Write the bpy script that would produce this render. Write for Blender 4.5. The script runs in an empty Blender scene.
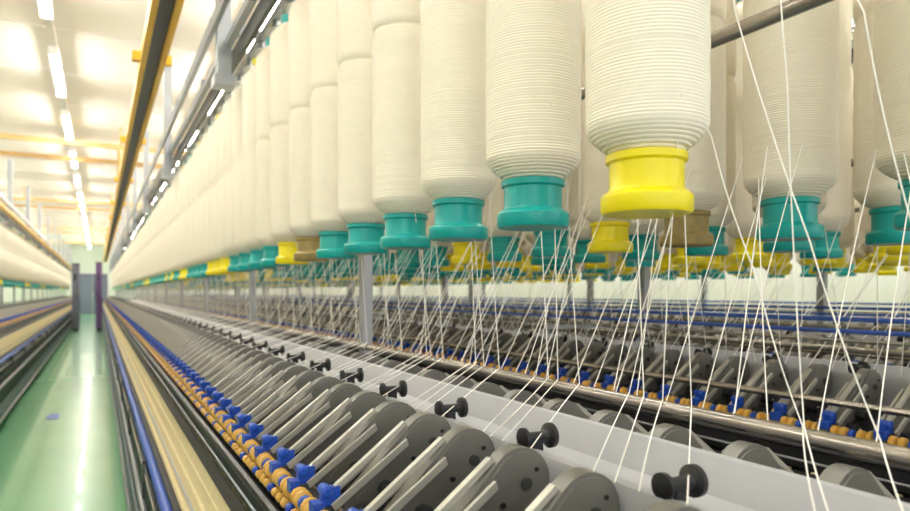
import bpy, math, random
import numpy as np
from mathutils import Vector
random.seed(7)
H=1.2
scene=bpy.context.scene
P=0.2575; Y0=0.636; YEND=36.0

# ---------------- materials ----------------
def lin(c):
    return tuple(((x/255)/12.92 if x/255<=0.04045 else (((x/255)+0.055)/1.055)**2.4) for x in c)
def mat(name,rgb,rough=0.5,metal=0.0,noise=0.0,nscale=20,bump=0.0,coat=0.0,emit=None,es=0,sss=0):
    m=bpy.data.materials.new(name); m.use_nodes=True
    nt=m.node_tree; b=nt.nodes['Principled BSDF']
    c=lin(rgb)
    b.inputs['Base Color'].default_value=(*c,1)
    b.inputs['Roughness'].default_value=rough
    b.inputs['Metallic'].default_value=metal
    b.inputs['Coat Weight'].default_value=coat
    if emit:
        b.inputs['Emission Color'].default_value=(*lin(emit),1); b.inputs['Emission Strength'].default_value=es
    if noise>0 or bump>0:
        tc=nt.nodes.new('ShaderNodeTexCoord'); n=nt.nodes.new('ShaderNodeTexNoise')
        n.inputs['Scale'].default_value=nscale; n.inputs['Detail'].default_value=4
        nt.links.new(tc.outputs['Object'],n.inputs['Vector'])
        if noise>0:
            r=nt.nodes.new('ShaderNodeMix'); r.data_type='RGBA'
            r.inputs[6].default_value=(*[x*(1-noise) for x in c],1)
            r.inputs[7].default_value=(*[min(1,x*(1+noise)) for x in c],1)
            nt.links.new(n.outputs['Fac'],r.inputs[0]); nt.links.new(r.outputs[2],b.inputs['Base Color'])
        if bump>0:
            bp=nt.nodes.new('ShaderNodeBump'); bp.inputs['Strength'].default_value=bump; bp.inputs['Distance'].default_value=0.002
            nt.links.new(n.outputs['Fac'],bp.inputs['Height']); nt.links.new(bp.outputs['Normal'],b.inputs['Normal'])
    return m
M={}
M['pack']=mat('roving_cotton',(243,234,215),0.9,noise=0.04,nscale=60,bump=0.15)
def ribbed():
    m=mat('roving_cotton_ribbed',(243,234,215),0.9)
    nt=m.node_tree;b=nt.nodes['Principled BSDF']
    tc=nt.nodes.new('ShaderNodeTexCoord');w=nt.nodes.new('ShaderNodeTexWave');w.bands_direction='Z'
    w.inputs['Scale'].default_value=50;w.inputs['Distortion'].default_value=0.3
    nt.links.new(tc.outputs['Object'],w.inputs['Vector'])
    bp=nt.nodes.new('ShaderNodeBump');bp.inputs['Strength'].default_value=0.5;bp.inputs['Distance'].default_value=0.0015
    nt.links.new(w.outputs['Fac'],bp.inputs['Height']);nt.links.new(bp.outputs['Normal'],b.inputs['Normal'])
    return m
M['packfar']=ribbed()
M['teal']=mat('teal_plastic',(0,160,154),0.35,noise=0.06,coat=0.1)
M['yellow']=mat('yellow_plastic',(240,222,8),0.35,noise=0.05,coat=0.1)
M['brown']=mat('brown_plastic',(150,130,75),0.45,noise=0.35,nscale=60)
M['white']=mat('white_plastic',(238,238,232),0.4,noise=0.03)
M['steel']=mat('polished_steel',(190,188,184),0.25,0.9,noise=0.1,nscale=30)
M['bronze']=mat('worn_steel_bar',(162,155,148),0.24,0.9,noise=0.15,nscale=25)
M['galv']=mat('galvanised_metal',(168,171,175),0.4,0.5,noise=0.08,nscale=12)
M['beam']=mat('painted_grey_beam',(178,178,182),0.45,0.1,noise=0.06,nscale=15)
M['disc']=mat('drafting_arm_grey',(126,124,118),0.4,0.3,noise=0.12,nscale=30)
M['discd']=mat('arm_edge_dark',(74,74,72),0.45,0.3,noise=0.1,nscale=30)
M['bar']=mat('arm_light_bar',(188,185,174),0.35,0.3,noise=0.08,nscale=30)
M['dark']=mat('dark_machine_metal',(44,44,49),0.5,0.3,noise=0.2,nscale=20)
M['black']=mat('black_rubber',(30,30,34),0.4,noise=0.1)
M['blue']=mat('blue_plastic',(30,80,190),0.35,noise=0.06,coat=0.2)
M['bluep']=mat('blue_pipe',(60,95,185),0.4,noise=0.06)
M['orange']=mat('orange_roller',(230,178,80),0.4,noise=0.1,nscale=50)
M['cream']=mat('cream_yarn',(230,213,168),0.75,noise=0.12,nscale=30)
M['ochre']=mat('ochre_paint',(206,172,112),0.5,noise=0.06)
M['railyel']=mat('yellow_rail_paint',(228,176,25),0.4,noise=0.05)
M['red']=mat('orange_red_rail',(215,90,50),0.4,noise=0.05)
M['strand']=mat('roving_strand',(250,246,238),0.9,noise=0.03)
M['ceil']=mat('ceiling_paint',(238,231,218),0.7,noise=0.03,nscale=2)
M['wall']=mat('wall_paint',(232,229,220),0.7,noise=0.03,nscale=2)
M['cab']=mat('cabinet_grey',(115,118,138),0.4,noise=0.05)
M['purple']=mat('cabinet_purple',(110,75,130),0.4,noise=0.05)
M['tube']=mat('lamp_tube',(255,255,255),0.5,emit=(254,252,246),es=52)
M['floor']=mat('green_epoxy_floor',(118,190,138),0.24,noise=0.08,nscale=1.5,coat=0.3)
M['sticker']=mat('blue_floor_marking',(40,100,180),0.4,noise=0.05)
MN=list(M.keys()); MI={k:i for i,k in enumerate(MN)}

# ---------------- mesh builder ----------------
class MB:
    def __init__(s): s.v=[];s.f=[];s.m=[]
    def add(s,vs,fs,m):
        o=len(s.v); s.v+=vs; s.f+=[tuple(i+o for i in f) for f in fs]
        s.m+= [MI[m]]*len(fs) if isinstance(m,str) else m
    def box(s,x0,x1,y0,y1,z0,z1,m):
        v=[(x,y,z) for x in(x0,x1) for y in(y0,y1) for z in(z0,z1)]
        s.add(v,[(0,1,3,2),(4,6,7,5),(0,4,5,1),(2,3,7,6),(0,2,6,4),(1,5,7,3)],m)
    def cyl(s,a,b,r,m,seg=12,r2=None):
        a=Vector(a);b=Vector(b);d=(b-a).normalized();r2=r if r2 is None else r2
        u=d.orthogonal().normalized();w=d.cross(u);v=[]
        for p,rr in((a,r),(b,r2)):
            for i in range(seg):
                t=2*math.pi*i/seg; v.append(tuple(p+u*rr*math.cos(t)+w*rr*math.sin(t)))
        f=[(i,(i+1)%seg,seg+(i+1)%seg,seg+i) for i in range(seg)]
        f.append(tuple(range(seg))[::-1]);f.append(tuple(range(seg,2*seg)))
        s.add(v,f,m)
    def lathe(s,prof,c,seg,mats,axis='z'):
        v=[];f=[];ml=[]
        for r,z in prof:
            for i in range(seg):
                t=2*math.pi*i/seg
                if axis=='z': v.append((c[0]+r*math.cos(t),c[1]+r*math.sin(t),c[2]+z))
                elif axis=='x': v.append((c[0]+z,c[1]+r*math.cos(t),c[2]+r*math.sin(t)))
                else: v.append((c[0]+r*math.sin(t),c[1]+z,c[2]+r*math.cos(t)))
        for j in range(len(prof)-1):
            for i in range(seg):
                k=(i+1)%seg
                f.append((j*seg+i,j*seg+k,(j+1)*seg+k,(j+1)*seg+i)); ml.append(MI[mats[j]])
        f.append(tuple(range(seg))[::-1]);ml.append(MI[mats[0]])
        n=(len(prof)-1)*seg; f.append(tuple(range(n,n+seg)));ml.append(MI[mats[-1]])
        s.add(v,f,ml)
    def ext(s,poly,y0,y1,m):
        n=len(poly)
        v=[(x,y0,z) for x,z in poly]+[(x,y1,z) for x,z in poly]
        f=[(i,(i+1)%n,n+(i+1)%n,n+i) for i in range(n)]
        f.append(tuple(range(n))[::-1]);f.append(tuple(range(n,2*n)))
        s.add(v,f,m)
    def tile(s,ys):
        out=MB(); V=np.array(s.v); n=len(s.v)
        for k,y in enumerate(ys):
            W=V.copy();W[:,1]+=y; out.v+=W.tolist()
            o=k*n; out.f+=[tuple(i+o for i in f) for f in s.f]; out.m+=s.m
        return out
    def mirror(s,cx):
        out=MB(); out.v=[(2*cx-x,y,z) for x,y,z in s.v]; out.f=[f[::-1] for f in s.f]; out.m=list(s.m); return out
    def merge(s,o):
        k=len(s.v); s.v+=list(o.v); s.f+=[tuple(i+k for i in f) for f in o.f]; s.m+=o.m
    def mesh(s,name,dz=H,smooth=True):
        me=bpy.data.meshes.new(name)
        me.from_pydata([(x,y,z+dz) for x,y,z in s.v],[],s.f)
        used=sorted(set(s.m)); mp={u:i for i,u in enumerate(used)}
        for u in used: me.materials.append(M[MN[u]])
        me.polygons.foreach_set('material_index',[mp[i] for i in s.m])
        me.polygons.foreach_set('use_smooth',[smooth]*len(me.polygons))
        me.update()
        if smooth: me.set_sharp_from_angle(angle=math.radians(38))
        return me
def obj(name,me,parent=None,loc=(0,0,0)):
    o=bpy.data.objects.new(name,me); scene.collection.objects.link(o); o.location=loc
    if parent: o.parent=parent
    return o
def empty(name,loc=(0,0,0)):
    return obj(name,None,loc=loc)

# ---------------- room ----------------
XL,XR,YB,YF=-3.6,7.0,-3.0,42.0
b=MB();b.box(XL,XR,YB,YF,-H-0.1,-H,'floor');obj('floor',b.mesh('floor',smooth=False))
b=MB();b.box(XL,XR,YB,YF,2.6,2.7,'ceil')
y=0
while y<YF:
    b.box(XL,XR,y,y+0.02,2.594,2.6,'wall'); y+=1.5
obj('ceiling',b.mesh('ceiling',smooth=False))
b=MB();b.box(XL-0.1,XL,YB,YF,-H,2.6,'wall');obj('wall_left',b.mesh('wall_left',smooth=False))
b=MB();b.box(XR,XR+0.1,YB,YF,-H,2.6,'wall');obj('wall_right',b.mesh('wall_right',smooth=False))
b=MB();b.box(XL,XR,YF,YF+0.1,-H,2.6,'wall');obj('wall_back',b.mesh('wall_back',smooth=False))
b=MB();b.box(XL,-1.03,YF-0.02,YF,-H,-H+0.12,'cab');b.box(0.48,XR,YF-0.02,YF,-H,-H+0.12,'cab');obj('baseboard_back',b.mesh('bb',smooth=False))
D=YF-0.002
b=MB();b.box(-0.95,-0.28,D-0.06,D,-H,0.95,'cab');b.box(-0.26,0.40,D-0.06,D,-H,0.95,'cab')
b.box(-1.02,-0.95,D-0.08,D,-H,1.02,'purple');b.box(0.40,0.47,D-0.08,D,-H,1.02,'purple');b.box(-0.95,0.40,D-0.08,D,0.95,1.02,'purple')
b.box(-0.32,-0.29,D-0.10,D-0.06,-0.3,0.0,'steel');b.box(-0.25,-0.22,D-0.10,D-0.06,-0.3,0.0,'steel')
obj('door_1',b.mesh('door',smooth=False))
b=MB();b.box(-0.43,-0.33,7.2,7.5,-H,-H+0.003,'sticker');obj('floor_marking',b.mesh('fm',smooth=False))
for X in(-0.39,1.3,3.0,4.8,-2.4):
    b=MB();b.box(X-0.03,X+0.03,-1,40,2.44,2.48,'white')
    for yy in np.arange(-0.5,40,3.0): b.box(X-0.01,X+0.01,yy,yy+0.02,2.48,2.6,'galv')
    yy=-0.1
    while yy<39:
        b.box(X-0.045,X+0.045,yy,yy+1.6,2.41,2.44,'white')
        b.cyl((X,yy+0.03,2.382),(X,yy+1.57,2.382),0.024,'tube',6)
        b.box(X-0.045,X+0.045,yy,yy+0.03,2.355,2.41,'white');b.box(X-0.045,X+0.045,yy+1.57,yy+1.6,2.355,2.41,'white')
        yy+=2.56
    obj('fluorescent_lamp_row',b.mesh('lamps'))
BEAMS=(4.6,11.5,12.9,19,20.6,27,29,35)
for yy in BEAMS:
    b=MB();b.box(XL,XR,yy,yy+0.07,2.25,2.26,'ochre');b.box(XL,XR,yy,yy+0.07,2.31,2.32,'ochre');b.box(XL,XR,yy+0.03,yy+0.04,2.26,2.31,'ochre')
    for X in(-3,-1.6,0.3,1.9,3.6,5.5): b.box(X,X+0.03,yy+0.02,yy+0.05,2.32,2.6,'ochre')
    obj('ceiling_beam',b.mesh('beam',smooth=False))

# ---------------- overhead cleaner rail ----------------
b=MB()
b.box(0.235,0.268,0.5,YEND,1.45,1.53,'railyel');b.box(0.345,0.378,0.5,YEND,1.45,1.53,'railyel')
b.box(0.268,0.345,0.5,YEND,1.475,1.515,'black')
for yy in np.arange(2.0,YEND,2.575):
    b.box(0.19,0.235,yy,yy+0.06,1.47,1.53,'railyel');b.box(0.378,0.42,yy,yy+0.05,1.47,1.53,'railyel')
for yy in BEAMS:
    b.box(0.29,0.32,yy+0.02,yy+0.05,1.515,2.25,'ochre')
obj('overhead_cleaner_rail',b.mesh('ocr'))

# ---------------- ring spinning frame ----------------
CX=0.6
ys=np.arange(0.30-2*P,YEND,P/2)
def arm_template():
    t=MB()
    def prof(cx,cz,r,ex,ez,er):
        d=Vector((ex-cx,ez-cz)); a=math.atan2(d.y,d.x); pts=[]
        for i in range(15):
            th=a+math.radians(75)+math.radians(210)*i/14
            pts.append((cx+r*math.cos(th),cz+r*math.sin(th)))
        for i in range(5):
            th=a-math.radians(80)+math.radians(160)*i/4
            pts.append((ex+er*math.cos(th),ez+er*math.sin(th)))
        return pts
    t.ext(prof(0.464,-0.240,0.045,0.335,-0.322,0.012),-0.012,0.012,'disc')
    t.ext(prof(0.464,-0.240,0.040,0.35,-0.314,0.008),-0.015,0.015,'disc')
    t.cyl((0.470,-0.018,-0.240),(0.470,0.018,-0.240),0.008,'discd',12)
    t.cyl((0.435,-0.018,-0.262),(0.435,0.018,-0.262),0.004,'dark',8)
    t.cyl((0.486,-0.017,-0.224),(0.486,0.017,-0.224),0.003,'dark',8)
    for sy in(-0.022,0.022):
        t.ext([(0.420,-0.228),(0.423,-0.238),(0.305,-0.321),(0.300,-0.312)],sy-0.003,sy+0.003,'bar')
    t.ext([(0.425,-0.205),(0.430,-0.210),(0.315,-0.298),(0.309,-0.292)],-0.005,0.005,'bar')
    t.box(0.290,0.318,-0.008,0.008,-0.318,-0.291,'blue')
    t.lathe([(0.005,-0.014),(0.009,-0.011),(0.009,0.011),(0.005,0.014)],(0.297,0,-0.296),10,['blue']*3,'y')
    t.box(0.276,0.292,-0.012,0.012,-0.330,-0.311,'blue')
    # pairs of short top rollers each side, with blue caps
    for sy in(-1,1):
        for off,wd in((0.016,0.016),(0.036,0.016)):
            c0=sy*off if sy>0 else sy*off-wd
            r=0.0155
            t.lathe([(r*0.6,0),(r,0.003),(r,wd-0.003),(r*0.6,wd)],(0.288,c0,-0.333),10,['orange']*3,'y')
        t.lathe([(0.008,0),(0.013,0.003),(0.013,0.025),(0.008,0.028)],(0.345,sy*0.032-0.014,-0.330),8,['dark']*3,'y')
        t.lathe([(0.008,0),(0.013,0.003),(0.013,0.025),(0.008,0.028)],(0.385,sy*0.032-0.014,-0.300),8,['dark']*3,'y')
    for X,Z in((0.288,-0.333),(0.345,-0.33),(0.385,-0.30)):
        t.cyl((X,-0.055,Z),(X,0.055,Z),0.004,'steel',6)
    t.lathe([(0.008,0),(0.012,0.002),(0.012,0.012),(0.008,0.014)],(0.286,0.0573,-0.332),10,['blue']*3,'y')
    # lower clearer beads
    for q,m in((-0.048,'orange'),(-0.016,'blue'),(0.016,'orange'),(0.048,'orange')):
        t.lathe([(0.004,-0.008),(0.008,-0.005),(0.008,0.005),(0.004,0.008)],(0.274,q,-0.352),8,[m]*3,'y')
    return t
arm=arm_template()
arms=arm.tile(ys); arms_f=arm.mirror(CX).tile(ys); arms.merge(arms_f)
arm_me=arms.mesh('drafting_arms')
sp=MB()
sp.lathe([(0.007,-0.030),(0.015,-0.028),(0.015,-0.023),(0.008,-0.020),(0.0075,0.008),(0.009,0.013),(0.018,0.017),(0.018,0.023),(0.011,0.025),(0.009,0.021)],(0.550,0,-0.206),18,['black']*9,'x')
sp.box(0.538,0.554,-0.006,0.006,-0.245,-0.208,'dark')
ysp=np.arange(0.497-P,YEND,P)
spl=sp.tile(ysp); sp_me=spl.mesh('guide_spools')
cp=MB()
cp.lathe([(0.012,-0.70),(0.021,-0.67),(0.021,-0.52),(0.010,-0.47),(0.006,-0.44)],(0.275,0,0),10,['cream']*4)
yc=np.arange(0.0,YEND,P/4)
cops=cp.tile(yc); cops.merge(cp.mirror(CX).tile(yc)); cop_me=cops.mesh('yarn_cops')
bd=MB();ya,yb=-0.5,YEND
def side(s):
    q=MB()
    q.ext([(0.285,-0.385),(0.30,-0.365),(0.40,-0.325),(0.50,-0.290),(0.50,-0.36),(0.32,-0.42)],ya,yb,'dark')
    q.cyl((0.290,ya,-0.362),(0.290,yb,-0.362),0.012,'steel',10)
    q.cyl((0.345,ya,-0.352),(0.345,yb,-0.352),0.011,'steel',10)
    q.cyl((0.264,ya,-0.378),(0.264,yb,-0.378),0.010,'black',8)
    q.box(0.262,0.272,ya,yb,-0.43,-0.378,'dark')
    q.cyl((0.258,ya,-0.412),(0.258,yb,-0.412),0.003,'galv',8)
    q.box(0.30,0.33,ya,yb,-0.95,-0.40,'dark')
    q.ext([(0.203,-0.605),(0.250,-0.465),(0.257,-0.465),(0.214,-0.605)],ya,yb,'cream')
    q.cyl((0.240,ya,-0.500),(0.240,yb,-0.500),0.005,'cream',8)
    q.cyl((0.226,ya,-0.535),(0.226,yb,-0.535),0.006,'cream',8)
    q.cyl((0.214,ya,-0.565),(0.214,yb,-0.565),0.004,'galv',8)
    q.cyl((0.207,ya,-0.588),(0.207,yb,-0.588),0.006,'cream',8)
    q.ext([(0.246,-0.462),(0.262,-0.44),(0.268,-0.45),(0.256,-0.468)],ya,yb,'dark')
    q.box(0.185,0.21,ya,yb,-0.66,-0.61,'dark')
    q.cyl((0.176,ya,-0.635),(0.176,yb,-0.635),0.017,'bluep',12)
    q.box(0.18,0.30,ya,yb,-0.735,-0.70,'galv')
    q.box(0.158,0.17,ya,yb,-0.80,-0.74,'dark')
    q.cyl((0.160,ya,-0.70),(0.160,yb,-0.70),0.008,'steel',8)
    q.cyl((0.158,ya,-0.67),(0.158,yb,-0.67),0.005,'dark',8)
    q.box(0.165,0.30,ya,yb,-0.98,-0.86,'dark')
    q.cyl((0.155,ya,-0.84),(0.155,yb,-0.84),0.014,'galv',10)
    q.box(0.15,0.16,ya,yb,-1.10,-0.99,'cab')
    q.cyl((0.143,ya,-1.12),(0.143,yb,-1.12),0.012,'galv',8)
    q.box(0.18,0.32,ya,yb,-1.17,-0.98,'dark')
    for yy in np.arange(0.2,YEND,1.2875):
        q.box(0.21,0.30,yy,yy+0.05,-1.17,-0.61,'discd')
        q.box(0.150,0.21,yy,yy+0.03,-0.80,-0.65,'discd')
        q.cyl((0.2,yy+0.02,-1.2),(0.2,yy+0.02,-1.17),0.035,'dark',10)
    return q
sd=side(1); bd.merge(sd); bd.merge(sd.mirror(CX))
bd.ext([(0.515,-0.235),(0.520,-0.218),(0.545,-0.222),(0.56,-0.250),(0.66,-0.250),(0.675,-0.205),(0.69,-0.205),(0.70,-0.235),(0.70,-0.31),(0.51,-0.31)],ya,yb,'beam')
bd.box(0.33,0.87,ya,yb,-1.0,-0.42,'discd')
bd.box(0.56,0.64,ya,yb,-1.2,-1.0,'dark')
body_me=bd.mesh('machine_body')
cr=MB()
PX=0.778
pys=[2.03+P*7*j for j in range(-1,20)]
for yy in pys:
    cr.box(PX-0.016,PX+0.016,yy-0.02,yy+0.02,-0.29,1.115,'galv')
    cr.box(PX-0.03,PX+0.03,yy-0.035,yy+0.035,-0.30,-0.285,'galv')
    cr.box(PX,0.905,yy-0.006,yy+0.006,0.385,0.405,'galv')
    cr.box(0.50,1.25,yy-0.015,yy+0.015,1.145,1.175,'galv')
cr.cyl((0.90,-0.4,0.42),(0.90,YEND,0.42),0.0125,'bronze',14)
cr.cyl((0.75,-0.4,-0.175),(0.75,2.85,-0.175),0.0105,'bronze',16)
cr.cyl((0.75,2.85,-0.175),(0.75,YEND,-0.175),0.007,'bronze',10)
for yy in(1.95,2.83): cr.cyl((0.75,yy-0.02,-0.175),(0.75,yy+0.02,-0.175),0.0125,'steel',14)
for X in(0.52,0.64,1.2):
    cr.box(X-0.015,X+0.015,-0.4,YEND,1.115,1.145,'galv')
cr.box(0.555,0.575,-0.4,YEND,1.06,1.14,'discd')
cr.box(0.44,0.46,-0.4,YEND,1.16,1.22,'galv')
for yy in np.arange(3.1-2.7,YEND,2.7):
    cr.box(0.47,0.53,yy-0.03,yy+0.03,0.98,1.9,'galv')
    cr.box(0.455,0.545,yy-0.05,yy+0.05,0.93,0.98,'galv')
    cr.box(0.44,0.66,yy-0.02,yy+0.02,1.18,1.23,'galv')
creel_me=cr.mesh('creel')
rr=MB()
for X,Z,r,m in((0.42,-0.10,0.006,'bluep'),(0.55,-0.075,0.007,'bluep'),(0.28,-0.262,0.009,'bronze'),(0.5,-0.13,0.006,'steel')):
    rr.cyl((X,-0.4,Z),(X,YEND,Z),r,m,8)
for yy in pys: rr.box(0.27,0.60,yy-0.005,yy+0.005,-0.145,-0.13,'galv')
rr_me=rr.mesh('blue_air_pipes')
frames={}
for off,mir in((0,False),(1.25,False),(2.5,False),(3.75,False),(-0.6,True)):
    e=empty('ring_spinning_frame',(off,0,0)); frames[off]=e
    if mir: e.scale=(-1,1,1)
    obj('drafting_arms',arm_me,e);obj('guide_spools',sp_me,e);obj('yarn_cops',cop_me,e)
    obj('machine_body',body_me,e);obj('creel_frame',creel_me,e)
    if off>0: obj('air_pipes',rr_me,e)
    if mir:
        r=MB();r.box(0.60,0.66,0,YEND,1.18,1.25,'red');r.box(0.40,0.46,0,YEND,1.02,1.06,'railyel');obj('cleaner_rail',r.mesh('cr'),e)

# ---------------- roving bobbins ----------------
def bob_profile(hd,w,rng,col):
    pr=[];mm=[]
    def a(r,z,m): pr.append((r,z)); mm.append(m)
    pk='pack' if hd else 'packfar'
    a(0.030,0.000,col);a(0.057,0.000,col);a(0.060,0.004,col);a(0.060,0.022,col);a(0.056,0.027,col)
    a(0.050,0.030,col);a(0.0485,0.036,col);a(0.0485,0.066,col);a(0.053,0.069,col);a(0.053,0.078,col);a(0.046,0.080,pk)
    R=w/2
    if hd:
        n=int(0.42/0.0044)
        for i in range(n):
            z=0.081+0.42*i/n; t=min(1,(z-0.081)/0.036); t2=min(1,(0.501-z)/0.03)
            rr=0.050+(R-0.050)*math.sin(t*math.pi/2)**0.9
            rr=min(rr,R-0.006*(1-t2)**2)+rng.uniform(-0.0002,0.0002)+0.0005*math.sin(i*0.45)
            amp=0.0006 if t>=1 else 0.0010
            a(rr-amp,z,pk);a(rr,z+0.0014,pk);a(rr,z+0.0028,pk)
        a(R-0.006,0.502,pk)
        n=int(0.38/0.0044)
        for i in range(n):
            z=0.505+0.38*i/n; t=min(1,(z-0.505)/0.02);t2=min(1,(0.885-z)/0.06)
            rr=R+0.001-0.006*(1-t)**2-0.035*(1-t2)**2
            a(rr-0.0006,z,pk);a(rr,z+0.0014,pk);a(rr,z+0.0028,pk)
    else:
        for r,z in((0.052,0.082),(R*0.86,0.098),(R*0.97,0.115),(R,0.13),(R,0.3),(R,0.485),(R-0.005,0.502),(R,0.52),(R+0.001,0.56),(R+0.001,0.82),(R-0.01,0.855),(R-0.035,0.885)): a(r,z,pk)
    a(0.040,0.889,'white')
    c2=rng.choice(['white','teal','white','yellow','teal'])
    a(0.040,0.895,c2);a(0.042,0.925,c2);a(0.024,0.93,'white');a(0.034,0.95,'white');a(0.030,0.970,'white');a(0.014,0.98,'galv');a(0.012,1.012,'galv')
    return pr,mm[:-1]
ZB=0.105
seq1=['yellow','teal','teal','teal','teal','teal','brown','yellow','teal','teal','teal','teal','yellow','yellow','yellow','teal','teal']
def color(rng,k,seq,bias):
    if k<len(seq): return seq[k]
    return 'yellow' if math.sin(k*0.37)+rng.uniform(-.8,.8)>bias else 'teal'
rows=[(0.64,Y0,seq1,.75),(1.20,(1.287-0.482*1.2)/0.876,['teal','brown','yellow','teal','teal','yellow','teal'],.6),
      (1.55,0.79,['teal','teal','teal','teal','teal'],.6),
      (1.97,0.45,[],.4),(2.45,0.50,[],.6),(2.80,0.4,[],-1.9),(3.25,0.45,[],.9),(3.7,0.5,[],-.5),(4.4,0.5,[],.5),
      (-1.24,Y0,[],.8),(-1.8,Y0,[],.8)]
for X,ys0,seq,bias in rows:
    rng=random.Random(int(X*100)+5)
    row=MB()
    N=int((YEND-ys0)/P)
    for k in range(0 if X!=1.2 else -1,N):
        yy=ys0+k*P
        d=0.482*X+0.876*yy
        c=color(rng,k,seq,bias) if k>=0 else 'teal'
        w=0.157+rng.uniform(-0.005,0.006)+(0.012 if X>1 and k<2 else 0)
        hd=(d<2.8 and 0<X<1.7 and d>0.4)
        if hd:
            t=MB();pr,mm=bob_profile(True,w,rng,c);t.lathe(pr,(0,0,0),48,mm)
            obj('roving_bobbin',t.mesh('roving_bobbin',dz=0),None,(X,yy,ZB+H+rng.uniform(-0.002,0.002)))
        else:
            pr,mm=bob_profile(False,w,rng,c);row.lathe(pr,(X,yy,ZB),(28 if d<6 else 14),mm)
    obj('roving_bobbin_row',row.mesh('roving_bobbin_row'))
    if X>1.3:
        r=MB();r.box(X-0.012,X+0.012,-0.2,YEND,1.115,1.14,'galv');
        for yy in np.arange(1,YEND,4): r.cyl((X,yy,1.14),(X,yy,2.6),0.008,'galv',6)
        o=obj('creel_hanging_rail',r.mesh('chr'),frames[1.25]); o.location=(-1.25,0,0)

# ---------------- roving strands ----------------
cu=bpy.data.curves.new('roving_strands','CURVE');cu.dimensions='3D';cu.bevel_depth=0.00095;cu.bevel_resolution=1;cu.use_fill_caps=True
def strand(pts,sag=0.0,n=6):
    out=[]
    for a,b in zip(pts[:-1],pts[1:]):
        a=Vector(a);b=Vector(b)
        for i in range(n):
            t=i/n; p=a.lerp(b,t); q=4*t*(1-t)*sag
            out.append(p+Vector((0.3*q,q,-abs(q)*0.2)))
    out.append(Vector(pts[-1]))
    sp_=cu.splines.new('POLY');sp_.points.add(len(out)-1)
    for p,o in zip(sp_.points,out): p.co=(o.x,o.y,o.z+H,1)
rng=random.Random(3); j=rng.uniform
for k in range(-2,60):
    y=Y0+k*P
    if k>=0:
        strand([(0.64+0.070,y-0.03,ZB+0.12+j(0,.04)),(0.752,y+0.15+j(-.01,.01),-0.163),(0.50,y-0.06+j(-.006,.006),-0.21)],j(-.004,.004))
        strand([(0.64-0.02,y-0.078,ZB+0.13+j(0,.06)),(0.752,y+0.085+j(-.01,.01),-0.163),(0.50,y-0.125+j(-.006,.006),-0.21)],j(-.005,.005))
        strand([(0.64+0.076,y+0.01,ZB+0.13+j(0,.06)),(0.752,y+0.02+j(-.012,.012),-0.163),(0.50,y-0.19+j(-.006,.006),-0.21)],j(-.005,.005))
    if k>=-1:
        strand([(0.715,y+0.13,0.62),(0.735,y+0.12,0.25),(0.752,y+0.12+j(-.015,.015),-0.163),(0.50,y-0.09+j(-.006,.006),-0.21)],j(-.004,.004))
    y2=0.81+k*P
    strand([(1.20-0.080,y2-0.01,ZB+0.14+j(0,.06)),(0.752,y2-0.24+j(-.02,.02),-0.163)],j(-.008,.008))
    for dy,ey in((-0.078,-0.17),(0.0,-0.10),(0.078,-0.04),(0.04,-0.22)):
        strand([(1.20-0.05,y2+dy*0.8,ZB+0.12+j(0,.06)),(0.82,y2+ey+j(-.01,.01),-0.20)],j(-.006,.006))
def st2(Xb,ys0,Xarm,side,kmax):
    for k in range(-1,kmax):
        y=ys0+k*P
        strand([(Xb+0.078*side,y,ZB+0.12+j(0,.06)),(Xarm,y+0.09+j(-.01,.01),-0.21)],j(-.006,.006))
        strand([(Xb,y-0.078,ZB+0.12+j(0,.06)),(Xarm,y-0.03+j(-.01,.01),-0.21)],j(-.006,.006))
        strand([(Xb-0.078*side,y,ZB+0.12+j(0,.06)),(Xarm,y+0.15+j(-.01,.01),-0.21)],j(-.006,.006))
st2(1.55,0.79,1.74,1,36); st2(1.97,0.45,1.74,-1,36); st2(2.45,0.5,1.97,-1,36)
strand([(0.70,0.60,0.78),(0.72,0.56,0.36),(0.735,0.47,0.06),(0.752,0.40,-0.163),(0.52,0.24,-0.21)],0.004)
strand([(0.70,0.46,0.5),(0.72,0.40,0.3),(0.74,0.36,0.06),(0.752,0.33,-0.163)],0.004)
strand([(0.66,0.63,0.36),(0.69,0.573,0.2),(0.72,0.53,0.02),(0.752,0.49,-0.163),(0.52,0.32,-0.21)],0.005)
cu.materials.append(M['strand'])
obj('roving_strands',cu)

# ---------------- far cabinets ----------------
def cabinet(x0,x1,y,m,top):
    b=MB();b.box(x0,x1,y,y+0.6,-1.12,top,m);b.box(x0+.02,x1-.02,y+0.02,y+.58,-1.2,-1.12,'dark')
    b.box(x0+.02,x1-.02,y-0.015,y,-1.05,top-0.05,m);b.cyl((x1-.05,y-.04,-0.1),(x1-.05,y-.04,0.1),.01,'steel',8)
    b.box(x0+.05,x1-.08,y-0.02,y-0.014,0.35,0.55,'black');b.box(x0-.01,x1+.01,y-.01,y+.61,top,top+.03,'dark')
    obj('control_cabinet',b.mesh('cab',smooth=False))
cabinet(-0.70,-0.50,23,'cab',0.85)
cabinet(-0.06,0.11,23,'purple',0.9)

# ---------------- world, camera ----------------
w=bpy.data.worlds.new('world');scene.world=w;w.use_nodes=True
w.node_tree.nodes['Background'].inputs[0].default_value=(1,0.99,0.98,1);w.node_tree.nodes['Background'].inputs[1].default_value=1.25
cam=bpy.data.cameras.new('camera');co=bpy.data.objects.new('camera',cam);scene.collection.objects.link(co)
cam.sensor_width=36;cam.lens=650/910*36;cam.shift_y=36.5/910
co.location=(0,0,H);co.rotation_euler=(math.pi/2,0,-math.atan(357/650))
cam.clip_start=0.02
cam.dof.use_dof=True;cam.dof.focus_distance=1.05;cam.dof.aperture_fstop=4.5
scene.camera=co
scene.view_settings.view_transform='Standard'
scene.view_settings.exposure=0.55
